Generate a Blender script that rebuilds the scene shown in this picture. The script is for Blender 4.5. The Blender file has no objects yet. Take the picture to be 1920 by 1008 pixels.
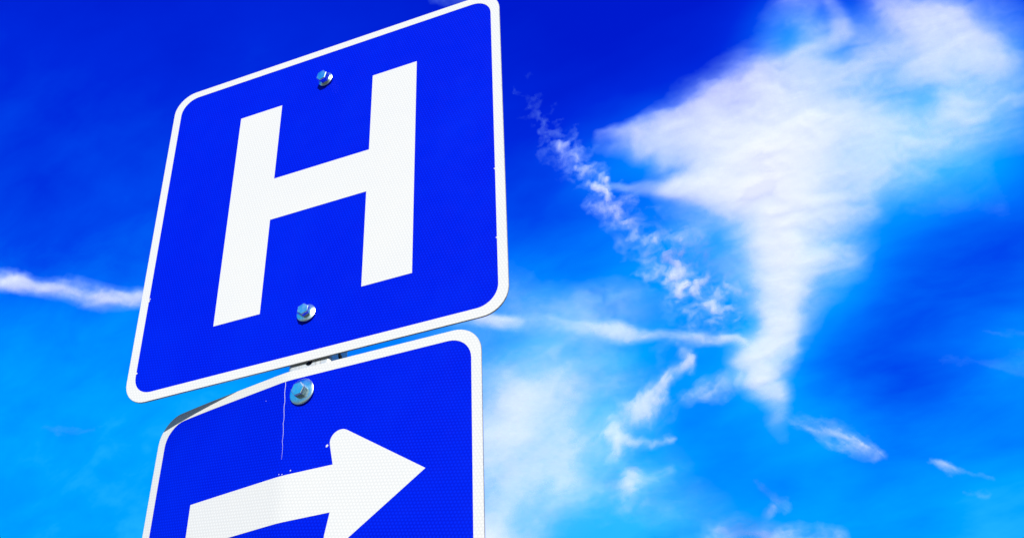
import bpy, bmesh, math, random
import numpy as np
from mathutils import Vector, Matrix

IN = 0.0254
scene = bpy.context.scene
COL = scene.collection

# ------------------------------------------------------------------ camera
# solved from the four corners of the 24 x 24 inch hospital sign
SIGN_Z = 2.7726                                   # height of the hospital sign's centre
CAM_R = np.array([[0.923371, 0.382739, -0.029931],  # camera right, down and forward axes in the world
                  [-0.243247, 0.522957, -0.816913],
                  [-0.297012, 0.761595, 0.575984]])
CAM_POS = np.array([0.780056, -1.204810, SIGN_Z-1.152590])
FOCAL = 2230.46                                   # in pixels of a 1920 wide frame
cam_data = bpy.data.cameras.new('camera')
cam = bpy.data.objects.new('camera', cam_data)
COL.objects.link(cam)
cam_data.sensor_width = 36.0
cam_data.lens = 36.0*FOCAL/1920.0
cam_data.clip_start = 0.05
cam_data.clip_end = 120000.0
m = Matrix.Identity(4)
for r_ in range(3):
    m[r_][0], m[r_][1], m[r_][2], m[r_][3] = CAM_R[0][r_], -CAM_R[1][r_], -CAM_R[2][r_], CAM_POS[r_]
cam.matrix_world = m
scene.camera = cam

def ray_dirs(px, py):
    """unit directions in the world of the photograph's pixels (1920 x 1008)"""
    v = np.stack([np.asarray(px, float)-960, np.asarray(py, float)-504, np.full_like(np.asarray(px, float), FOCAL)], -1)
    d = v@CAM_R
    return d/np.linalg.norm(d, axis=-1, keepdims=True)

# ------------------------------------------------------------------ sun
SUN_DIR = Vector((0.34, -0.79, 0.527)).normalized()
sun_data = bpy.data.lights.new('sun', 'SUN')
sun_data.energy = 5.0
sun_data.angle = math.radians(0.53)
sun_data.color = (1.0, 0.965, 0.90)
sun = bpy.data.objects.new('sun', sun_data)
COL.objects.link(sun)
sun.rotation_euler = SUN_DIR.to_track_quat('Z', 'Y').to_euler()
sun.location = (4, -8, 8)

# ------------------------------------------------------------------ sky
SKY_BASE = [(0, 0.06), (252, 0.22), (504, 0.45), (756, 0.7), (1008, 0.8)]
SKY_LOBES = [(1150, 60, 330, -0.1), (80, 780, 230, 0.04), (330, 800, 140, 0.08), (1080, 590, 190, 0.26), (1035, 440, 110, -0.08), (1130, 800, 200, 0.1), (1000, 900, 160, 0.2), (1180, 980, 160, 0.16), (1760, 590, 210, -0.15), (1900, 480, 130, -0.16), (1660, 690, 140, -0.16), (1820, 760, 160, -0.17), (1350, 850, 130, -0.14), (1520, 890, 110, -0.06), (1640, 920, 120, -0.06), (90, 120, 300, -0.05), (60, 440, 170, -0.13), (1330, 290, 110, 0.26), (1460, 300, 110, 0.2), (1460, 460, 100, 0.3), (1590, 450, 90, 0.22), (1560, 560, 70, 0.14), (1440, 610, 75, 0.25), (1430, 710, 70, 0.2), (1470, 790, 70, 0.12), (1340, 450, 90, 0.2), (1220, 270, 80, 0.28), (1120, 310, 80, 0.2), (1240, 460, 80, 0.16), (1480, 60, 80, 0.34), (1520, 150, 110, 0.28), (1650, 120, 140, 0.26), (1790, 90, 140, 0.26), (1880, 180, 120, 0.26), (1640, 280, 110, 0.34), (1780, 290, 110, 0.26), (1660, 360, 90, 0.1), (1840, 340, 90, 0.12), (1900, 650, 90, 0.12), (1800, 680, 80, 0.06), (1560, 820, 70, 0.1), (1800, 890, 90, 0.08), (1250, 720, 80, -0.04), (1880, 980, 130, 0.08), (1450, 960, 120, 0.06)]
SKY_RAMP = [(0, (0, 26, 205)), (0.15, (0, 40, 220)), (0.32, (0, 70, 236)), (0.5, (0, 108, 250)), (0.68, (0, 140, 255)), (0.85, (0, 162, 255)), (1.0, (40, 185, 255))]

EXPOSURE = 0.4
SKY_GAIN = 2.0**-EXPOSURE*1.02
def lin(c):
    c = c/255.0
    return c/12.92 if c <= .04045 else ((c+.055)/1.055)**2.4

world = bpy.data.worlds.new('World')
scene.world = world
world.use_nodes = True
wt = world.node_tree
wn, wl = wt.nodes, wt.links
wn.clear()
def wnode(kind, **kw):
    n = wn.new(kind)
    for k, v in kw.items(): setattr(n, k, v)
    return n
def wmath(op, a, b=None, c=None, clamp=False):
    n = wnode('ShaderNodeMath', operation=op, use_clamp=clamp)
    for i, v in enumerate((a, b, c)):
        if v is None: continue
        if hasattr(v, 'links'): wl.new(v, n.inputs[i])
        else: n.inputs[i].default_value = v
    return n.outputs[0]
tc = wnode('ShaderNodeTexCoord')
nrm = wnode('ShaderNodeVectorMath', operation='NORMALIZE')
wl.new(tc.outputs['Generated'], nrm.inputs[0])
DIR = nrm.outputs[0]
sep = wnode('ShaderNodeSeparateXYZ'); wl.new(DIR, sep.inputs[0])
UPZ = sep.outputs['Z']
sky = wnode('ShaderNodeTexSky', sky_type='NISHITA', sun_disc=False)
sky.sun_elevation = math.asin(SUN_DIR.z)
sky.sun_rotation = math.atan2(SUN_DIR.x, SUN_DIR.y)
sky.altitude = 400; sky.air_density = 1.0; sky.dust_density = 0.4; sky.ozone_density = 2.0
# depth of the blue: paler towards the horizon, with broad darker and paler regions of thin ice veil
ys = [b[0] for b in SKY_BASE]
zs = ray_dirs([960]*len(ys), ys)[:, 2]
base = wnode('ShaderNodeFloatCurve')
cv = base.mapping.curves[0]
pts = sorted([(float(z), b[1]) for z, b in zip(zs, SKY_BASE)])
pts = [(0.0, 1.0), (0.2, .93)]+pts+[(1.0, 0.0)]
while len(cv.points) < len(pts): cv.points.new(0.5, 0.5)
for p, (a, b) in zip(cv.points, pts): p.location = (a, b); p.handle_type = 'VECTOR'
base.mapping.update()
wl.new(UPZ, base.inputs['Value'])
acc = base.outputs[0]
for (x, y, r, amt) in SKY_LOBES:
    d = ray_dirs([x], [y])[0]
    sig = r/FOCAL
    dp = wnode('ShaderNodeVectorMath', operation='DOT_PRODUCT')
    wl.new(DIR, dp.inputs[0]); dp.inputs[1].default_value = tuple(d)
    k = 2.0/(sig*sig)
    g = wmath('EXPONENT', wmath('MULTIPLY_ADD', dp.outputs['Value'], k, -k))
    acc = wmath('MULTIPLY_ADD', g, amt, acc)
# faint wind-drawn streaks
mp = wnode('ShaderNodeMapping'); wl.new(DIR, mp.inputs['Vector'])
mp.inputs['Rotation'].default_value = (0.3, 0.2, 0.5); mp.inputs['Scale'].default_value = (10, 34, 26)
nz = wnode('ShaderNodeTexNoise', noise_dimensions='3D')
nz.inputs['Scale'].default_value = 1.0; nz.inputs['Detail'].default_value = 5; nz.inputs['Roughness'].default_value = .55; nz.inputs['Distortion'].default_value = .25
wl.new(mp.outputs[0], nz.inputs['Vector'])
sd = wnode('ShaderNodeVectorMath', operation='DOT_PRODUCT'); wl.new(DIR, sd.inputs[0]); sd.inputs[1].default_value = tuple(SUN_DIR)
sl = wnode('ShaderNodeMapRange', interpolation_type='SMOOTHSTEP'); wl.new(sd.outputs['Value'], sl.inputs['Value'])
for k_, v_ in (('From Min', -.1), ('From Max', .8), ('To Min', 0.0), ('To Max', .45)): sl.inputs[k_].default_value = v_
acc = wmath('ADD', acc, sl.outputs[0])
lw = wnode('ShaderNodeMapRange'); wl.new(UPZ, lw.inputs['Value'])
for k_, v_ in (('From Min', .45), ('From Max', .72), ('To Min', 1.0), ('To Max', .25)): lw.inputs[k_].default_value = v_
lowsky = lw.outputs[0]
nz2 = wnode('ShaderNodeTexNoise', noise_dimensions='3D')
nz2.inputs['Scale'].default_value = 5.0; nz2.inputs['Detail'].default_value = 4; nz2.inputs['Distortion'].default_value = .4
wl.new(DIR, nz2.inputs['Vector'])
acc = wmath('ADD', acc, wmath('MULTIPLY_ADD', nz2.outputs['Fac'], .20, -.10))
acc = wmath('ADD', acc, wmath('MULTIPLY', wmath('MULTIPLY_ADD', nz.outputs['Fac'], .44, -.22), lowsky), clamp=True)
ramp = wnode('ShaderNodeValToRGB')
els = ramp.color_ramp.elements
while len(els) < len(SKY_RAMP): els.new(.5)
for e, (p, c) in zip(els, SKY_RAMP): e.position = p; e.color = (lin(c[0])*SKY_GAIN, lin(c[1])*SKY_GAIN, lin(c[2])*SKY_GAIN, 1)
wl.new(acc, ramp.inputs['Fac'])
sk = wnode('ShaderNodeVectorMath', operation='SCALE'); wl.new(sky.outputs[0], sk.inputs[0]); sk.inputs['Scale'].default_value = 0.05
hz = wnode('ShaderNodeMapRange', interpolation_type='SMOOTHSTEP')
wl.new(UPZ, hz.inputs['Value'])
for k_, v_ in (('From Min', .06), ('From Max', .34), ('To Min', 0.0), ('To Max', 1.0)): hz.inputs[k_].default_value = v_
mx = wnode('ShaderNodeMix', data_type='RGBA')
# the sky pales round the sun
sh = wnode('ShaderNodeMapRange', interpolation_type='SMOOTHSTEP'); wl.new(sd.outputs['Value'], sh.inputs['Value'])
for k_, v_ in (('From Min', .75), ('From Max', .99), ('To Min', 1.0), ('To Max', 0.0)): sh.inputs[k_].default_value = v_
wl.new(wmath('MULTIPLY', hz.outputs[0], sh.outputs[0]), mx.inputs['Factor']); wl.new(sk.outputs[0], mx.inputs['A']); wl.new(ramp.outputs['Color'], mx.inputs['B'])
bg = wnode('ShaderNodeBackground'); bg.inputs['Strength'].default_value = 1.0
wl.new(mx.outputs['Result'], bg.inputs['Color'])
wo = wnode('ShaderNodeOutputWorld'); wl.new(bg.outputs[0], wo.inputs['Surface'])

# ------------------------------------------------------------------ exposure
scene.view_settings.view_transform = 'Standard'
scene.view_settings.look = 'None'
scene.view_settings.exposure = EXPOSURE
scene.view_settings.gamma = 1.0
scene.view_settings.use_curve_mapping = False
scene.render.engine = 'CYCLES'
scene.cycles.transparent_max_bounces = 40
scene.cycles.use_denoising = True
scene.render.film_transparent = False

# ------------------------------------------------------------------ helpers
def tag(o, label=None, cat=None, group=None, kind=None):
    if label: o['label'] = label
    if cat: o['category'] = cat
    if group: o['group'] = group
    if kind: o['kind'] = kind
    return o
def empty(name, loc, label, cat):
    o = bpy.data.objects.new(name, None); COL.objects.link(o)
    o.location = loc; o.empty_display_size = .1
    return tag(o, label, cat)
def link_bm(name, bm, mat, parent=None, smooth=False):
    me = bpy.data.meshes.new(name)
    bm.normal_update()
    bm.to_mesh(me); bm.free()
    if smooth:
        me.polygons.foreach_set('use_smooth', [True]*len(me.polygons))
    o = bpy.data.objects.new(name, me); COL.objects.link(o)
    if mat: me.materials.append(mat)
    if parent: o.parent = parent
    return o
class Mat:
    """small node-graph helper round one material"""
    def __init__(s, name):
        s.m = bpy.data.materials.new(name); s.m.use_nodes = True
        s.t = s.m.node_tree; s.n = s.t.nodes; s.l = s.t.links
        s.b = s.n['Principled BSDF']; s.out = s.n['Material Output']
        s.tc = s.n.new('ShaderNodeTexCoord'); s.obj = s.tc.outputs['Object']
    def put(s, v, sock):
        if hasattr(v, 'links'): s.l.new(v, sock)
        else: sock.default_value = v
    def math(s, op, a, b=None, c=None, clamp=False):
        n = s.n.new('ShaderNodeMath'); n.operation = op; n.use_clamp = clamp
        for i, v in enumerate((a, b, c)):
            if v is not None: s.put(v, n.inputs[i])
        return n.outputs[0]
    def noise(s, scale, detail=4, rough=.5, vec=None, dist=0.0):
        n = s.n.new('ShaderNodeTexNoise'); s.l.new(vec or s.obj, n.inputs['Vector'])
        n.inputs['Scale'].default_value = scale; n.inputs['Detail'].default_value = detail
        n.inputs['Roughness'].default_value = rough; n.inputs['Distortion'].default_value = dist
        return n.outputs['Fac']
    def mapping(s, scale=(1, 1, 1), rot=(0, 0, 0)):
        n = s.n.new('ShaderNodeMapping'); s.l.new(s.obj, n.inputs['Vector'])
        n.inputs['Scale'].default_value = scale; n.inputs['Rotation'].default_value = rot
        return n.outputs[0]
    def rng(s, v, a, b, c, d):
        n = s.n.new('ShaderNodeMapRange'); s.put(v, n.inputs['Value'])
        for k, x in zip(('From Min', 'From Max', 'To Min', 'To Max'), (a, b, c, d)): s.put(x, n.inputs[k])
        return n.outputs[0]
    def mix(s, f, a, b):
        n = s.n.new('ShaderNodeMix'); n.data_type = 'RGBA'
        s.put(f, n.inputs['Factor']); s.put(a, n.inputs['A']); s.put(b, n.inputs['B'])
        return n.outputs['Result']
    def bump(s, h, strength, dist):
        n = s.n.new('ShaderNodeBump'); s.l.new(h, n.inputs['Height'])
        n.inputs['Strength'].default_value = strength; n.inputs['Distance'].default_value = dist
        s.l.new(n.outputs[0], s.b.inputs['Normal'])
    def set(s, **kw):
        for k, v in kw.items(): s.put(v, s.b.inputs[k.replace('_', ' ')])
        return s.m

def hex_cells(M, pitch):
    """honeycomb seal lines of prismatic reflective sheeting, 1 inside a cell and 0 on its rim"""
    sx = M.n.new('ShaderNodeSeparateXYZ'); M.l.new(M.obj, sx.inputs[0])
    k = 2*math.pi/pitch
    tot = None
    for a in (20, 80, 140):
        ca, sa = math.cos(math.radians(a))*k, math.sin(math.radians(a))*k
        w = M.math('COSINE', M.math('MULTIPLY_ADD', sx.outputs['X'], ca, M.math('MULTIPLY', sx.outputs['Z'], sa)))
        tot = w if tot is None else M.math('ADD', tot, w)
    return M.rng(tot, -1.5, 3.0, 0.0, 1.0)

def sheeting(name, col, dim, pitch=.17*IN, depth=.12, dirt=(.5, .5, .45), dirt_amt=.05, rough=.38, spec=.25):
    M = Mat(name)
    cells = hex_cells(M, pitch)
    blot = M.noise(7, 5, .6)
    c = M.mix(M.math('MULTIPLY', M.math('SUBTRACT', 1.0, cells), depth), (*col, 1), (*dim, 1))
    c = M.mix(M.rng(blot, .45, .8, 0, dirt_amt), c, (*dirt, 1))
    M.set(Base_Color=c, Roughness=M.rng(M.noise(40, 4), .3, .7, rough-.06, rough+.06))
    M.b.inputs['Specular IOR Level'].default_value = spec
    M.bump(cells, .12, .0004)
    return M.m
MAT = {}
MAT['blue'] = sheeting('blue_reflective_sheeting', (.0, .0135, .60), (.0, .003, .34), depth=.75, dirt=(.0, .02, .55), dirt_amt=.3, spec=.03, rough=.42)
MAT['white'] = sheeting('white_reflective_sheeting', (.58, .58, .567), (.36, .36, .36), depth=.4, dirt=(.58, .56, .51), dirt_amt=.3, spec=.15)
def galvanised(name, lo, hi, rust=.0):
    M = Mat(name)
    n = M.noise(160, 4, .6); v = M.n.new('ShaderNodeTexVoronoi'); M.l.new(M.obj, v.inputs['Vector']); v.inputs['Scale'].default_value = 220
    f = M.math('MULTIPLY_ADD', v.outputs['Distance'], .6, M.math('MULTIPLY', n, .6), clamp=True)
    c = M.mix(f, (*lo, 1), (*hi, 1))
    if rust:
        st = M.noise(1.0, 5, .65, vec=M.mapping((420, 420, 14)))
        c = M.mix(M.rng(st, .52, .72, 0, rust), c, (.26, .14, .06, 1))
    M.set(Base_Color=c, Metallic=.55, Roughness=M.rng(n, .3, .7, .38, .6))
    M.bump(n, .15, .0006)
    return M.m
MAT['post'] = galvanised('galvanised_post_steel', (.50, .50, .49), (.66, .66, .64), .75)
MAT['alu'] = galvanised('aluminium_sheet', (.32, .32, .33), (.45, .45, .46))
def zinc():
    M = Mat('zinc_plated_steel')
    n = M.noise(420, 5, .6); w = M.noise(90, 3)
    c = M.mix(M.rng(n, .35, .7, 0, 1), (.74, .90, .94, 1), (.48, .66, .72, 1))
    M.set(Base_Color=c, Metallic=1.0, Roughness=M.rng(w, .3, .7, .16, .34))
    M.bump(n, .06, .0003)
    return M.m
MAT['zinc'] = zinc()
# ------------------------------------------------------------------ ground
def ground():
    M = Mat('dry_verge_grass')
    n1 = M.noise(.35, 6, .6); n2 = M.noise(14, 5, .7)
    c = M.mix(n1, (.045, .062, .02, 1), (.11, .095, .045, 1))
    c = M.mix(M.rng(n2, .4, .65, 0, .6), c, (.03, .045, .014, 1))
    M.set(Base_Color=c, Roughness=.95)
    M.bump(n2, .8, .05)
    bm = bmesh.new()
    R, N = 60000.0, 96
    vs = [bm.verts.new((R*math.cos(2*math.pi*i/N), R*math.sin(2*math.pi*i/N), 0)) for i in range(N)]
    bm.faces.new(vs)
    o = link_bm('ground', bm, M.m)
    tag(o, kind='structure')
ground()

# ------------------------------------------------------------------ flat shapes on a sign face (inches)
def rounded(x0, z0, x1, z1, r, n=10):
    out = []
    for cx, cz, a0 in ((x1-r, z1-r, 0), (x0+r, z1-r, 90), (x0+r, z0+r, 180), (x1-r, z0+r, 270)):
        for i in range(n+1):
            a = math.radians(a0+90*i/n); out.append((cx+r*math.cos(a), cz+r*math.sin(a)))
    return out
def fillet(pts, radii, n=8):
    out = []; N = len(pts)
    for i in range(N):
        p = Vector(pts[i]); r = radii[i]
        if r <= 0: out.append(tuple(p)); continue
        a = (Vector(pts[i-1])-p).normalized(); b = (Vector(pts[(i+1) % N])-p).normalized()
        half = a.angle(b)/2; d = r/math.tan(half)
        c = p+(a+b).normalized()*(r/math.sin(half))
        s, e = p+a*d-c, p+b*d-c
        a0 = math.atan2(s.y, s.x); da = math.atan2(e.y, e.x)-a0
        da = (da+math.pi) % (2*math.pi)-math.pi
        for k in range(n+1): out.append((c.x+r*math.cos(a0+da*k/n), c.y+r*math.sin(a0+da*k/n)))
    return out
def plate(outlines, y_front, y_back, cuts=None, bend=None):
    """a plate with the given outline; a second outline is a hole. cuts/bend fold it (all in inches)"""
    bm = bmesh.new()
    loops = []
    for o in outlines:
        vs = [bm.verts.new((x, 0, z)) for x, z in o]
        es = [bm.edges.new((vs[i], vs[(i+1) % len(vs)])) for i in range(len(vs))]
        loops.append((vs, es))
    if len(loops) == 1: bm.faces.new(loops[0][0])
    else: bmesh.ops.triangle_fill(bm, use_beauty=True, edges=[e for l in loops for e in l[1]])
    for co, no in (cuts or []):
        bmesh.ops.bisect_plane(bm, geom=bm.verts[:]+bm.edges[:]+bm.faces[:], plane_co=co, plane_no=no)
    for f in bm.faces: f.normal_update()
    bm.normal_update()
    for f in bm.faces:
        if f.normal.y > 0: f.normal_flip()
    thick = y_back-y_front
    if thick > 0:
        front = bm.faces[:]
        ext = bmesh.ops.duplicate(bm, geom=bm.verts[:]+bm.edges[:]+front)
        vmap = ext['vert_map']
        back = [g for g in ext['geom'] if isinstance(g, bmesh.types.BMFace)]
        for f in back: f.normal_flip()
        bverts = set(v for f in back for v in f.verts)
        for v in bverts: v.co.y += thick
        edges = [e for e in bm.edges if e.is_boundary and e.verts[0] not in bverts]
        for e in edges:
            a, b = e.verts
            bm.faces.new((a, b, vmap[b], vmap[a]))
        bmesh.ops.recalc_face_normals(bm, faces=bm.faces[:])
    for v in bm.verts:
        x, y, z = v.co
        y += y_front
        if bend: y += bend(x, z)
        v.co = (x*IN, y*IN, z*IN)
    return bm
def join(bms):
    out = bmesh.new()
    for b in bms:
        me = bpy.data.meshes.new('piece'); b.to_mesh(me); b.free(); out.from_mesh(me); bpy.data.meshes.remove(me)
    return out
def specks(spots, rnd, y, bend=None, cuts=None):
    """torn flakes of white sheeting"""
    out = []
    for x, z, r, ax, ang in spots:
        p = []
        for k in range(7):
            a = 2*math.pi*k/7; rr = r*rnd.uniform(.55, 1.25)
            u, w = rr*math.cos(a)*ax, rr*math.sin(a)
            ca, sa = math.cos(math.radians(ang)), math.sin(math.radians(ang))
            p.append((x+u*ca-w*sa, z+u*sa+w*ca))
        out.append(plate([p], y, y+.004, None, bend))
    return out

# ------------------------------------------------------------------ bolts
def disc_profile(bm, prof, seg=40, tilt=None):
    rings = []
    for r, y in prof:
        if r < 1e-6: rings.append([bm.verts.new((0, y*IN, 0))])
        else: rings.append([bm.verts.new((r*IN*math.cos(2*math.pi*i/seg), y*IN, r*IN*math.sin(2*math.pi*i/seg))) for i in range(seg)])
    for A, B in zip(rings[:-1], rings[1:]):
        for i in range(seg):
            j = (i+1) % seg
            if len(A) == 1: bm.faces.new((A[0], B[i], B[j]))
            elif len(B) == 1: bm.faces.new((A[i], B[0], A[j]))
            else: bm.faces.new((A[i], B[i], B[j], A[j]))
def make_bolt(parent, x, z, y0, washer_r, head_r, head_h, turn, lean):
    """hex head bolt (> washer) standing out of the sign towards -y"""
    bm = bmesh.new()
    prof = [(.94, .0), (1.0, .10), (1.0, .86), (.96, .95), (.88, 1.0)]
    rings = []
    for k, h in prof:
        rings.append([bm.verts.new((head_r*k*IN*math.cos(math.radians(60*i+turn)), -(h*head_h)*IN, head_r*k*IN*math.sin(math.radians(60*i+turn)))) for i in range(6)])
    for A, B in zip(rings[:-1], rings[1:]):
        for i in range(6):
            bm.faces.new((A[i], A[(i+1) % 6], B[(i+1) % 6], B[i]))
    # slightly domed top
    top = rings[-1]
    mid = [bm.verts.new((v.co.x*.75, -(head_h*1.01)*IN, v.co.z*.75)) for v in top]
    for i in range(6): bm.faces.new((top[i], top[(i+1) % 6], mid[(i+1) % 6], mid[i]))
    bm.faces.new(mid); bm.faces.new(list(reversed(rings[0])))
    bmesh.ops.recalc_face_normals(bm, faces=bm.faces[:])
    bmesh.ops.bevel(bm, geom=[e for e in bm.edges if e.calc_face_angle(0) > .6], offset=.012*IN, segments=2, affect='EDGES')
    b = link_bm('bolt', bm, MAT['zinc'], parent)
    b.location = (x*IN, (y0-.16)*IN, z*IN)
    b.rotation_euler = lean
    bm = bmesh.new()
    disc_profile(bm, [(head_r*.6, -.015), (head_r*1.02, -.015), (washer_r*.80, .025), (washer_r*.97, .042), (washer_r, .058), (washer_r*.98, .085), (washer_r*.72, .12), (washer_r*.6, .15), (0, .15)])
    bmesh.ops.recalc_face_normals(bm, faces=bm.faces[:])
    w = link_bm('washer', bm, MAT['zinc'], b, smooth=True)
    return b

# ------------------------------------------------------------------ hospital sign: 24 x 24 in, white H on blue
def hospital_sign():
    rnd = random.Random(5)
    root = empty('hospital_sign', (0, 0, SIGN_Z), 'square blue hospital sign with large white letter H and white border, above the arrow sign', 'road sign')
    link_bm('panel', plate([rounded(-12, -12, 12, 12, 1.55)], .0, .07), MAT['alu'], root)
    link_bm('blue_face', plate([rounded(-11.97, -11.97, 11.97, 11.97, 1.53)], -.008, -.001), MAT['blue'], root)
    ring = [plate([rounded(-11.985, -11.985, 11.985, 11.985, 1.54), rounded(-11.42, -11.40, 11.42, 11.45, 1.25)], -.018, -.0095)]
    ring += specks([(-11.42, -4.9, .06, 1.6, 20), (-11.36, -4.75, .04, 2, 50), (-11.42, -9.9, .07, 1.4, 0), (11.40, -7.2, .05, 1.5, 80), (11.41, -2.4, .05, 1.2, 10)], rnd, -.022)
    link_bm('border', join(ring), MAT['white'], root)
    H = [(-6.42, 8.05), (-3.32, 8.05), (-3.32, 1.93), (3.28, 1.93), (3.28, 8.05), (6.36, 8.05), (6.36, -8.03), (3.24, -8.03), (3.24, -1.28), (-3.29, -1.28), (-3.29, -8.03), (-6.40, -8.03)]
    link_bm('letter', plate([H], -.018, -.0095), MAT['white'], root)
    make_bolt(root, -.14, 9.02, -.02, .52, .40, .42, 12, (math.radians(3), 0, math.radians(-5)))
    make_bolt(root, -.13, -8.88, -.02, .58, .38, .38, 25, (math.radians(-2), 0, math.radians(4)))
    return root
hospital_sign()

# ------------------------------------------------------------------ arrow sign: 21 x 15 in, left part folded back
CREASE = -1.1
FOLD = ([-27.5, -20, -16.5, -14.6, -13.6, -12.9, -12.4], [.125, .148, .160, .168, .172, .176, .178])
def fold(x, z):
    s = np.interp(z, *FOLD)
    d = CREASE+.03*(z+12.4)*-1-x
    w = .45
    if d <= -w: return 0.0
    if d >= w: return float(s*d+.009*max(d-5.0, 0)**2)
    return float(s*(d+w)**2/(4*w))
FOLD_CUTS = [((x, 0, 0), (1, 0, 0)) for x in (-1.9, -1.6, -1.35, -1.1, -.85, -.6, -.3, -3, -4.2, -5.4, -6.6, -7.8, -9.0)]
FOLD_CUTS += [((0, 0, z), (0, 0, 1)) for z in (-12.65, -12.9, -13.25, -13.6, -14.1, -14.6, -15.5, -16.5, -18, -20, -22, -24, -26)]
def arrow_sign():
    rnd = random.Random(9)
    root = empty('arrow_sign', (0, 0, SIGN_Z), 'blue arrow sign with white arrow pointing right, left side bent back, below the H sign', 'road sign')
    L, Rr, T, B = -10.5, 10.39, -12.39, -27.39
    kw = dict(cuts=FOLD_CUTS, bend=fold)
    link_bm('panel', plate([rounded(L, B, Rr, T, 1.55)], .0, .07, **kw), MAT['alu'], root)
    link_bm('blue_face', plate([rounded(L+.03, B+.03, Rr-.03, T-.03, 1.52)], -.008, -.001, **kw), MAT['blue'], root)
    ring = [plate([rounded(L+.015, B+.015, Rr-.015, T-.015, 1.54), rounded(L+.58, B+.58, Rr-.56, T-.57, 1.3)], -.018, -.0095, **kw)]
    ring += specks([(-2.42, -13.75, .028, .6, 0)], rnd, -.022, fold)
    link_bm('border', join(ring), MAT['white'], root)
    tip, cz = 7.33, -19.86
    A = [(-7.06, cz+1.29), (2.12, cz+1.29), (1.58, cz+3.95), (tip, cz), (1.58, cz-3.95), (2.12, cz-1.29), (-7.06, cz-1.29)]
    head = fillet(A, [0, 0, .62, 0, .62, 0, 0], 10)
    arr = [plate([head], -.018, -.0095, **kw)]
    arr += specks([(1.72, cz+2.42, .07, 1.8, 35), (-1.05, -18.44, .03, 1, 0), (-.85, -18.5, .025, 1.4, 40), (-.35, -18.38, .05, .9, 0)], rnd, -.022, fold)
    link_bm('arrow', join(arr), MAT['white'], root)
    # split in the blue sheeting along the fold
    pts = []
    for k in range(19):
        z = -12.93-k*.26
        pts.append((-1.16+.012*k+.022*math.sin(k*1.7)+.012*math.sin(k*3.1), z, .011*(1-k/18.0)**.7+.003))
    crack = [(x-w, z) for x, z, w in pts]+[(x+w, z) for x, z, w in reversed(pts)]
    o = link_bm('crack', plate([crack], -.014, -.0085, **kw), MAT['white'], root)
    o['label'] = 'thin white vertical split in the blue sheeting'
    make_bolt(root, .0, -13.92, -.02, .76, .42, .36, 5, (math.radians(2), 0, math.radians(-3)))
    return root
arrow_sign()

# ------------------------------------------------------------------ perforated square post
def sign_post():
    wx, wy = 2.69, 1.90                    # inches
    cx = .155
    y0 = .14
    r = .26
    top = SIGN_Z/IN+10.6
    n = int(top)
    bm = bmesh.new()
    def face_panel(width, place, z0, holes=True):
        h = width/2
        vs = [bm.verts.new(place(u, z)) for u, z in ((-h, z0), (h, z0), (h, z0+1), (-h, z0+1))]
        es = [bm.edges.new((vs[i], vs[(i+1) % 4])) for i in range(4)]
        hv = [bm.verts.new(place(.22*math.cos(2*math.pi*i/14), z0+.5+.22*math.sin(2*math.pi*i/14))) for i in range(14)]
        es += [bm.edges.new((hv[i], hv[(i+1) % 14])) for i in range(14)]
        bmesh.ops.triangle_fill(bm, use_beauty=True, edges=es)
    fr = wx-2*r; fs = wy-2*r
    off = (SIGN_Z/IN-12.0-.5) % 1.0
    for k in range(-1, n):
        z0 = k+off
        face_panel(fr, lambda u, z: (cx+u, y0, z), z0)
        face_panel(fr, lambda u, z: (cx+u, y0+wy, z), z0)
        face_panel(fs, lambda u, z: (cx+wx/2, y0+wy/2+u, z), z0-.5)
        face_panel(fs, lambda u, z: (cx-wx/2, y0+wy/2+u, z), z0-.5)
        for sx, sy in ((1, 1), (1, -1), (-1, 1), (-1, -1)):
            ccx, ccy = cx+sx*(wx/2-r), y0+wy/2+sy*(wy/2-r)
            prev = None
            for i in range(7):
                a = math.radians(90*i/6)
                p = (ccx+sx*r*math.cos(a), ccy+sy*r*math.sin(a))
                cur = (bm.verts.new((*p, z0)), bm.verts.new((*p, z0+1)))
                if prev: bm.faces.new((prev[0], cur[0], cur[1], prev[1]))
                prev = cur
    bmesh.ops.remove_doubles(bm, verts=bm.verts[:], dist=.002)
    bmesh.ops.recalc_face_normals(bm, faces=bm.faces[:])
    for v in bm.verts: v.co *= IN
    o = link_bm('sign_post', bm, MAT['post'])
    sm = o.modifiers.new('wall', 'SOLIDIFY'); sm.thickness = .105*IN; sm.offset = -1
    tag(o, 'galvanised square steel post with punched holes behind the two blue signs', 'post')
sign_post()

# ------------------------------------------------------------------ clouds: thin closed bodies of ice cloud kilometres away

def _lat(ix, iy, seed):
    h = (ix.astype(np.int64)*374761393 + iy.astype(np.int64)*668265263 + seed*974634777) & 0x7fffffff
    h = ((h ^ (h >> 13))*1274126177) & 0x7fffffff
    return ((h ^ (h >> 16)) & 0xffff)/65535.0
def vnoise(x, y, seed):
    ix = np.floor(x); iy = np.floor(y)
    fx = x-ix; fy = y-iy
    fx = fx*fx*fx*(fx*(fx*6-15)+10); fy = fy*fy*fy*(fy*(fy*6-15)+10)
    a = _lat(ix, iy, seed); b = _lat(ix+1, iy, seed); c = _lat(ix, iy+1, seed); d = _lat(ix+1, iy+1, seed)
    return (a*(1-fx)+b*fx)*(1-fy)+(c*(1-fx)+d*fx)*fy
def fbm(x, y, seed, octaves=5, gain=.5):
    t = 0; amp = 1; tot = 0
    for k in range(octaves):
        ca, sa = np.cos(k*1.1+.3), np.sin(k*1.1+.3)
        t = t+amp*vnoise((x*ca-y*sa)*2.03**k+17.3*k, (x*sa+y*ca)*2.03**k-9.1*k, seed+k)
        tot += amp; amp *= gain
    return t/tot
def sstep(a, b, x):
    t = np.clip((x-a)/(b-a), 0, 1); return t*t*(3-2*t)
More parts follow.
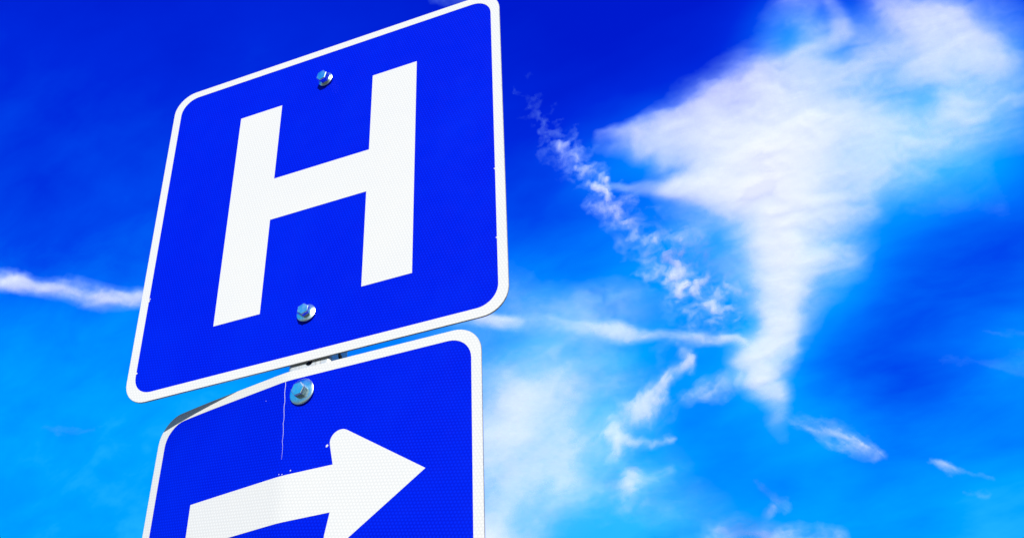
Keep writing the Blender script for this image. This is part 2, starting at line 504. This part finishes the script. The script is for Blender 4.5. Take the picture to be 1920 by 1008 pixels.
def stroke(X, Y, pts, soft):
    best = np.zeros_like(X)
    if len(pts) == 1: pts = [pts[0], (pts[0][0]+.01, pts[0][1], pts[0][2], pts[0][3])]
    for (x0, y0, r0, d0), (x1, y1, r1, d1) in zip(pts[:-1], pts[1:]):
        vx, vy = x1-x0, y1-y0
        t = np.clip(((X-x0)*vx+(Y-y0)*vy)/(vx*vx+vy*vy+1e-9), 0, 1)
        dist = np.hypot(X-x0-t*vx, Y-y0-t*vy)/(r0+(r1-r0)*t)
        best = np.maximum(best, (d0+(d1-d0)*t)*(.5*sstep(1+soft, 1-soft, dist)+.5*np.exp(-.62*dist*dist)*sstep(3.2, 1.0, dist)))
    return best
def field(X, Y, c):
    sc = c.get('scale', 60.); seed = c['seed']; wa = c.get('warp', 20.)
    ang = np.radians(c.get('ang', 0)); st = c.get('stretch', 1.6)
    ca, sa = np.cos(ang), np.sin(ang)
    u = (X*ca+Y*sa)/sc/st; v = (-X*sa+Y*ca)/sc
    w1 = fbm(u, v, seed, 5)-.5; w2 = fbm(u+31.7, v+11.3, seed+20, 5)-.5
    wx = X+wa*2*w1; wy = Y+wa*2*w2
    keep = np.ones_like(X)
    for s in c['strokes']:
        soft = c.get('soft', .6)
        keep *= 1-stroke(wx, wy, s, soft)
    d = 1-keep
    for s in c.get('holes', []):
        d = d*(1-stroke(wx, wy, s, .8))
    u2 = u*c.get('fine', 2.2)+w1*2.0; v2 = v*c.get('fine', 2.2)+w2*2.0
    n = fbm(u2, v2, seed+40, 6, .55)-.5
    lo = fbm(u*.9+5.1, v*.9-2.7, seed+60, 3)-.5
    amp = c.get('amp', 1.0)
    fa = np.radians(c.get('fang', c.get('ang', 0))); cf, sf = np.cos(fa), np.sin(fa); fs = sc/c.get('fine', 2.2)/1.6
    fib = fbm((wx*cf+wy*sf)/fs/5+w1*3, (-wx*sf+wy*cf)/fs+w2*3, seed+80, 5, .55)-.5
    n = n*(1-c.get('fib', .3))+fib*c.get('fib', .3)*1.3
    a = d*(1+c.get('patch', .8)*lo*(1.1-d)*2)
    a = a+amp*n*2.4*a*(1.05-np.clip(a, 0, 1))
    a = np.clip(a, 0, 1)**c.get('pow', 1.75)
    return a*sstep(0, .05, a)
CLOUDS = [
    {'name': 'cirrus_cloud', 'seed': 3, 'scale': 70, 'warp': 24, 'soft': 0.62, 'amp': 0.52, 'patch': 0.55, 'fib': 0.5, 'fang': -16, 'ang': -12, 'stretch': 2.0, 'fine': 2.0, 'pow': 1.7, 'strokes': [[(1130, 266, 22, 0.3), (1160, 264, 28, 0.5), (1205, 264, 38, 0.74), (1260, 265, 56, 0.86), (1340, 268, 84, 0.95), (1430, 296, 100, 0.98), (1480, 365, 88, 0.98), (1468, 450, 72, 0.97), (1460, 530, 54, 0.96), (1445, 600, 44, 0.86), (1430, 650, 36, 0.6)], [(1150, 347, 7, 0.45), (1200, 352, 13, 0.6), (1250, 353, 20, 0.75), (1320, 357, 28, 0.82), (1400, 375, 36, 0.88)], [(1125, 256, 10, 0.25), (1250, 226, 24, 0.42), (1350, 178, 32, 0.42), (1405, 142, 34, 0.42)], [(1412, 688, 34, 0.62), (1428, 706, 34, 0.92), (1448, 738, 30, 0.68), (1462, 770, 26, 0.42), (1482, 805, 18, 0.2)], [(1395, 650, 24, 0.35), (1480, 655, 22, 0.5), (1470, 690, 26, 0.4)], [(1470, 640, 36, 0.4), (1520, 556, 44, 0.48), (1565, 480, 56, 0.5), (1600, 405, 46, 0.46)], [(1480, 205, 100, 0.8), (1570, 180, 116, 0.72), (1670, 160, 124, 0.66), (1790, 150, 110, 0.66)], [(1560, 275, 72, 0.66), (1680, 278, 66, 0.54), (1790, 250, 62, 0.44)], [(1645, -10, 44, 0.45), (1700, 24, 44, 0.58), (1790, 46, 54, 0.6), (1850, 100, 40, 0.46)], [(1505, -5, 40, 0.42), (1480, 70, 54, 0.3), (1440, 115, 26, 0.32)], [(1550, -5, 12, 0.3), (1572, 30, 14, 0.4), (1566, 70, 16, 0.3)], [(1895, 10, 40, 0.25), (1905, 130, 36, 0.28), (1890, 240, 44, 0.25)], [(1300, 405, 46, 0.36), (1345, 440, 60, 0.36), (1385, 540, 40, 0.28)], [(1640, 330, 50, 0.3), (1830, 340, 40, 0.14), (1880, 370, 30, 0.12)]], 'holes': [[(1472, 76, 22, 0.35)], [(1600, 4, 24, 0.45)], [(1332, 462, 28, 0.5)], [(1150, 322, 18, 0.35), (1190, 326, 10, 0.15)], [(1690, 170, 30, 0.25), (1720, 190, 30, 0.2)], [(1575, 95, 20, 0.3)]], 'label': 'large bright white cirrus cloud spreading wide at the top and tapering to a narrow tail', 'cat': 'cloud', 'alt': 8000, 'step': 2.4},
    {'name': 'broken_contrail', 'seed': 14, 'scale': 20, 'warp': 20, 'soft': 0.9, 'amp': 1.6, 'patch': 0.9, 'fib': 0, 'ang': -20, 'stretch': 1.5, 'fine': 1.6, 'pow': 1.6, 'strokes': [[(945, 100, 30, 0.04), (1005, 205, 34, 0.07), (1045, 262, 32, 0.18), (1090, 312, 34, 0.26), (1150, 392, 36, 0.28), (1220, 460, 50, 0.28), (1300, 540, 60, 0.26), (1380, 590, 46, 0.18)], [(1050, 268, 10, 0.2), (1062, 286, 11, 0.42), (1078, 298, 8, 0.36), (1092, 318, 10, 0.42), (1112, 335, 11, 0.48), (1130, 358, 15, 0.6), (1150, 392, 10, 0.42), (1164, 412, 9, 0.38), (1190, 432, 9, 0.2)], [(1222, 456, 8, 0.2), (1240, 474, 8, 0.38), (1252, 492, 8, 0.42), (1268, 512, 8, 0.42), (1290, 532, 12, 0.32), (1330, 560, 14, 0.22)], [(1290, 480, 60, 0.22), (1345, 560, 60, 0.22)]], 'label': 'lumpy broken vapour trail slanting down to the right along the big cloud', 'cat': 'contrail', 'alt': 7600, 'step': 2.0},
    {'name': 'contrail', 'seed': 21, 'scale': 40, 'warp': 10, 'soft': 0.75, 'amp': 0.75, 'patch': 0.7, 'ang': 4, 'stretch': 1.6, 'fine': 2.2, 'pow': 1.6, 'strokes': [[(-30, 526, 15, 0.72), (70, 536, 16, 0.72), (140, 545, 22, 0.72), (200, 560, 20, 0.68), (270, 562, 14, 0.62), (600, 580, 14, 0.5), (900, 598, 16, 0.4), (940, 602, 14, 0.55), (975, 604, 10, 0.4)], [(900, 600, 16, 0.25), (1040, 606, 16, 0.38), (1060, 610, 13, 0.5), (1150, 621, 16, 0.68), (1230, 631, 10, 0.52), (1300, 634, 11, 0.5), (1400, 641, 12, 0.5), (1470, 648, 10, 0.3)]], 'label': 'long straight white vapour trail running across the sky behind the signs', 'cat': 'contrail', 'alt': 9400, 'step': 2.5},
    {'name': 'hazy_cloud', 'seed': 31, 'scale': 95, 'warp': 34, 'soft': 0.95, 'amp': 0.5, 'patch': 0.7, 'ang': -25, 'stretch': 1.3, 'fine': 2.4, 'pow': 1.5, 'strokes': [[(890, 1020, 90, 0.85), (925, 940, 95, 0.62), (955, 860, 95, 0.6), (975, 790, 80, 0.48)], [(960, 830, 100, 0.4), (1050, 840, 70, 0.4)], [(900, 660, 120, 0.26), (1000, 690, 120, 0.24), (1070, 760, 100, 0.26)], [(1110, 640, 70, 0.2), (1150, 760, 90, 0.16), (1120, 900, 90, 0.2), (1250, 930, 90, 0.14), (1330, 990, 70, 0.14)], [(1000, 585, 46, 0.26), (1180, 575, 40, 0.3), (1250, 590, 30, 0.2)]], 'label': 'pale hazy cloud patch low beside the right edge of the arrow sign', 'cat': 'cloud', 'alt': 7000, 'step': 3.0},
    {'name': 'fan_cloud', 'seed': 38, 'scale': 30, 'warp': 20, 'soft': 0.95, 'amp': 0.8, 'patch': 0.9, 'ang': -12, 'stretch': 1.8, 'fine': 2.0, 'pow': 1.6, 'strokes': [[(1060, 930, 22, 0.22), (1130, 910, 26, 0.3), (1170, 905, 24, 0.35)], [(1186, 888, 13, 0.38), (1176, 922, 11, 0.38)], [(1200, 900, 20, 0.3), (1245, 882, 14, 0.3)], [(1185, 935, 26, 0.25), (1240, 955, 18, 0.2)], [(1050, 930, 60, 0.16), (1180, 915, 60, 0.2), (1270, 960, 40, 0.12)]], 'label': 'small fan-shaped wisp low between the hazy cloud patch and open blue sky', 'cat': 'cloud', 'alt': 7200, 'step': 2.5},
    {'name': 'wispy_cloud', 'seed': 41, 'scale': 34, 'warp': 16, 'soft': 0.9, 'amp': 1.0, 'patch': 1.0, 'ang': -50, 'stretch': 1.4, 'fine': 1.9, 'pow': 1.6, 'strokes': [[(1270, 640, 10, 0.3), (1285, 668, 11, 0.5), (1292, 690, 8, 0.35)], [(1290, 685, 10, 0.35), (1262, 705, 15, 0.55), (1240, 730, 18, 0.6), (1215, 752, 18, 0.6), (1185, 772, 20, 0.5), (1150, 812, 24, 0.5), (1160, 845, 14, 0.5), (1140, 868, 8, 0.25)], [(1160, 820, 12, 0.4), (1222, 827, 9, 0.5), (1266, 820, 7, 0.45)], [(1285, 745, 12, 0.35), (1330, 728, 20, 0.35), (1385, 705, 24, 0.3)], [(1240, 770, 18, 0.3)], [(1280, 640, 40, 0.14), (1240, 730, 50, 0.2), (1160, 820, 50, 0.2)]], 'label': 'crooked ragged wisp hanging under the straight vapour trail', 'cat': 'cloud', 'alt': 7400, 'step': 2.0},
    {'name': 'streak_cloud', 'seed': 54, 'scale': 26, 'warp': 17, 'soft': 0.95, 'amp': 1.0, 'patch': 1.0, 'fib': 0.5, 'ang': 26, 'stretch': 2.2, 'fine': 2.0, 'pow': 1.6, 'strokes': [[(1495, 782, 10, 0.2), (1530, 800, 14, 0.38), (1590, 825, 15, 0.4), (1640, 850, 8, 0.22)], [(1745, 868, 7, 0.2), (1762, 873, 8, 0.36), (1790, 881, 9, 0.4), (1850, 897, 6, 0.18)], [(1800, 918, 7, 0.18), (1850, 928, 6, 0.2)], [(1480, 775, 18, 0.1), (1560, 812, 26, 0.16), (1650, 850, 14, 0.1)]], 'label': 'faint straight line of streaks running down right from the big cloud tail', 'cat': 'cloud', 'alt': 8600, 'step': 2.5},
    {'name': 'low_cloud', 'seed': 61, 'scale': 40, 'warp': 14, 'soft': 0.85, 'amp': 0.9, 'patch': 0.8, 'ang': 10, 'stretch': 1.5, 'fine': 2.0, 'pow': 1.6, 'strokes': [[(1350, 1012, 36, 0.4), (1388, 990, 22, 0.45), (1430, 1006, 24, 0.5), (1500, 1012, 22, 0.4), (1570, 1006, 20, 0.35)]], 'label': 'soft white cloud top cut off by the bottom edge, right of the arrow sign', 'cat': 'cloud', 'alt': 6600, 'step': 2.5},
    {'name': 'cloud_tuft', 'seed': 71, 'scale': 24, 'warp': 11, 'soft': 0.95, 'amp': 1.0, 'patch': 1, 'ang': 45, 'stretch': 1.5, 'fine': 2.0, 'pow': 1.6, 'strokes': [[(1420, 908, 6, 0.2), (1450, 930, 10, 0.4), (1474, 950, 10, 0.45)], [(1450, 955, 9, 0.35), (1430, 970, 9, 0.3)]], 'label': 'tiny slanting tuft of cloud just above the low cloud at the bottom edge', 'cat': 'cloud', 'alt': 6800, 'step': 2.0},
    {'name': 'cloud_scrap', 'seed': 81, 'scale': 30, 'warp': 8, 'soft': 0.8, 'amp': 1.0, 'ang': 0, 'stretch': 1.6, 'fine': 2.0, 'strokes': [[(815, -4, 16, 0.2), (855, 2, 12, 0.3), (880, 0, 8, 0.2)]], 'label': 'small scrap of cloud peeking over the top edge of the hospital sign', 'cat': 'cloud', 'alt': 7800, 'step': 2.0},
    {'name': 'faint_cloud', 'seed': 91, 'scale': 34, 'warp': 12, 'soft': 0.85, 'amp': 1.2, 'ang': -4, 'stretch': 2.0, 'fine': 2.0, 'strokes': [[(85, 806, 9, 0.14), (112, 808, 11, 0.28), (160, 806, 9, 0.14), (210, 800, 12, 0.12)]], 'label': 'small faint smudge of cloud left of the arrow sign', 'cat': 'cloud', 'alt': 8200, 'step': 2.5},
    {'name': 'veil_cloud', 'seed': 95, 'scale': 40, 'warp': 16, 'soft': 0.9, 'amp': 1.2, 'ang': 12, 'stretch': 3.0, 'fine': 2.0, 'strokes': [[(1840, 615, 6, 0.08), (1900, 622, 13, 0.17), (1940, 630, 14, 0.18)], [(1750, 675, 16, 0.1), (1850, 680, 26, 0.13), (1940, 668, 26, 0.19)]], 'label': 'faint veil of thin streaks at the right edge of the deep blue', 'cat': 'cloud', 'alt': 8800, 'step': 3.0},
]

def cloud_material():
    M = Mat('ice_cloud')
    M.n.remove(M.b)
    at = M.n.new('ShaderNodeAttribute'); at.attribute_name = 'opacity'
    a = at.outputs['Fac']
    n = M.noise(.011, 6, .6, dist=.4)
    a = M.math('MULTIPLY_ADD', M.math('MULTIPLY', a, M.math('SUBTRACT', 1.0, a)), M.math('MULTIPLY_ADD', n, .6, -.3), a, clamp=True)
    # two sheets (under and upper side) share the opacity
    b = M.math('SUBTRACT', 1.0, M.math('SQRT', M.math('SUBTRACT', 1.0, a, clamp=True)))
    tr = M.n.new('ShaderNodeBsdfTransparent')
    tl = M.n.new('ShaderNodeBsdfTranslucent'); tl.inputs['Color'].default_value = (.86, .92, .95, 1)
    df = M.n.new('ShaderNodeBsdfDiffuse'); df.inputs['Color'].default_value = (.86, .92, .95, 1)
    # thin parts tinted blue: the cyan halo's light is put into the cloud colour
    k = M.math('POWER', M.rng(a, 0, .55, 0, 1), .8)
    col = M.mix(k, (.24, .66, .94, 1), (.93, .912, .94, 1))
    M.l.new(col, tl.inputs['Color']); M.l.new(col, df.inputs['Color'])
    m1 = M.n.new('ShaderNodeMixShader'); m1.inputs[0].default_value = .12
    M.l.new(tl.outputs[0], m1.inputs[1]); M.l.new(df.outputs[0], m1.inputs[2])
    m2 = M.n.new('ShaderNodeMixShader'); M.l.new(b, m2.inputs[0])
    M.l.new(tr.outputs[0], m2.inputs[1]); M.l.new(m1.outputs[0], m2.inputs[2])
    M.l.new(m2.outputs[0], M.out.inputs['Surface'])
    return M.m
CLOUD_MAT = cloud_material()
def build_cloud(c):
    step = c.get('step', 3.0)
    xs = [p[0] for s in c['strokes'] for p in s]; ys_ = [p[1] for s in c['strokes'] for p in s]; rm = max(p[2] for s in c['strokes'] for p in s)*2+30
    x0, x1 = max(min(xs)-rm, -60), min(max(xs)+rm, 1980)
    y0, y1 = max(min(ys_)-rm, -60), min(max(ys_)+rm, 1060)
    X, Y = np.meshgrid(np.arange(x0, x1, step), np.arange(y0, y1, step))
    A = field(X, Y, c)
    ny, nx = A.shape
    cell = np.maximum.reduce([A[:-1, :-1], A[1:, :-1], A[:-1, 1:], A[1:, 1:]]) > c.get('cut', .010)
    # drop tiny crumbs: keep cells with enough kept neighbours
    pad = np.pad(cell.astype(int), 2)
    cnt = sum(pad[i:i+cell.shape[0], j:j+cell.shape[1]] for i in range(5) for j in range(5))
    cell &= cnt >= 9
    cy, cx_ = np.nonzero(cell)
    if len(cy) == 0: return None
    vid = lambda yy, xx: yy*nx+xx
    q = np.stack([vid(cy, cx_), vid(cy, cx_+1), vid(cy+1, cx_+1), vid(cy+1, cx_)], 1)
    touch = np.zeros(ny*nx, int); np.add.at(touch, q.ravel(), 1)
    used = np.nonzero(touch)[0]
    inner = touch[used] == 4
    d = ray_dirs(X.ravel()[used], Y.ravel()[used])
    P = CAM_POS+d*((c['alt']-CAM_POS[2])/d[:, 2])[:, None]
    a = A.ravel()[used]
    a = np.where(inner, a, 0.0)
    low = P.copy(); low[:, 2] -= 6.0*a
    up = P[inner].copy(); up[:, 2] += 4.0+c.get('thick', 34.0)*a[inner]
    nb = len(used)
    remap = -np.ones(ny*nx, int); remap[used] = np.arange(nb)
    upmap = np.arange(nb); upmap[inner] = nb+np.arange(inner.sum())
    fb = remap[q]
    ft = upmap[fb][:, ::-1]
    # cells whose four corners all lie on the rim would fold onto themselves
    ok = ~(upmap[fb] == fb).all(1)
    fb, ft = fb[ok], ft[ok]
    V = np.concatenate([low, up]); D = np.concatenate([a, a[inner]])
    F = np.concatenate([fb, ft])
    org = V.mean(0)
    me = bpy.data.meshes.new(c['name'])
    me.vertices.add(len(V)); me.vertices.foreach_set('co', (V-org).astype(np.float32).ravel())
    me.loops.add(F.size); me.loops.foreach_set('vertex_index', F.astype(np.int32).ravel())
    me.polygons.add(len(F)); me.polygons.foreach_set('loop_start', np.arange(0, F.size, 4, dtype=np.int32))
    me.update(calc_edges=True); me.validate()
    at = me.attributes.new('opacity', 'FLOAT', 'POINT'); at.data.foreach_set('value', D.astype(np.float32))
    me.polygons.foreach_set('use_smooth', [True]*len(me.polygons))
    me.materials.append(CLOUD_MAT)
    o = bpy.data.objects.new(c['name'], me); COL.objects.link(o)
    o.location = org
    return tag(o, c['label'], c['cat'], c.get('group'))
for c_ in CLOUDS:
    build_cloud(c_)
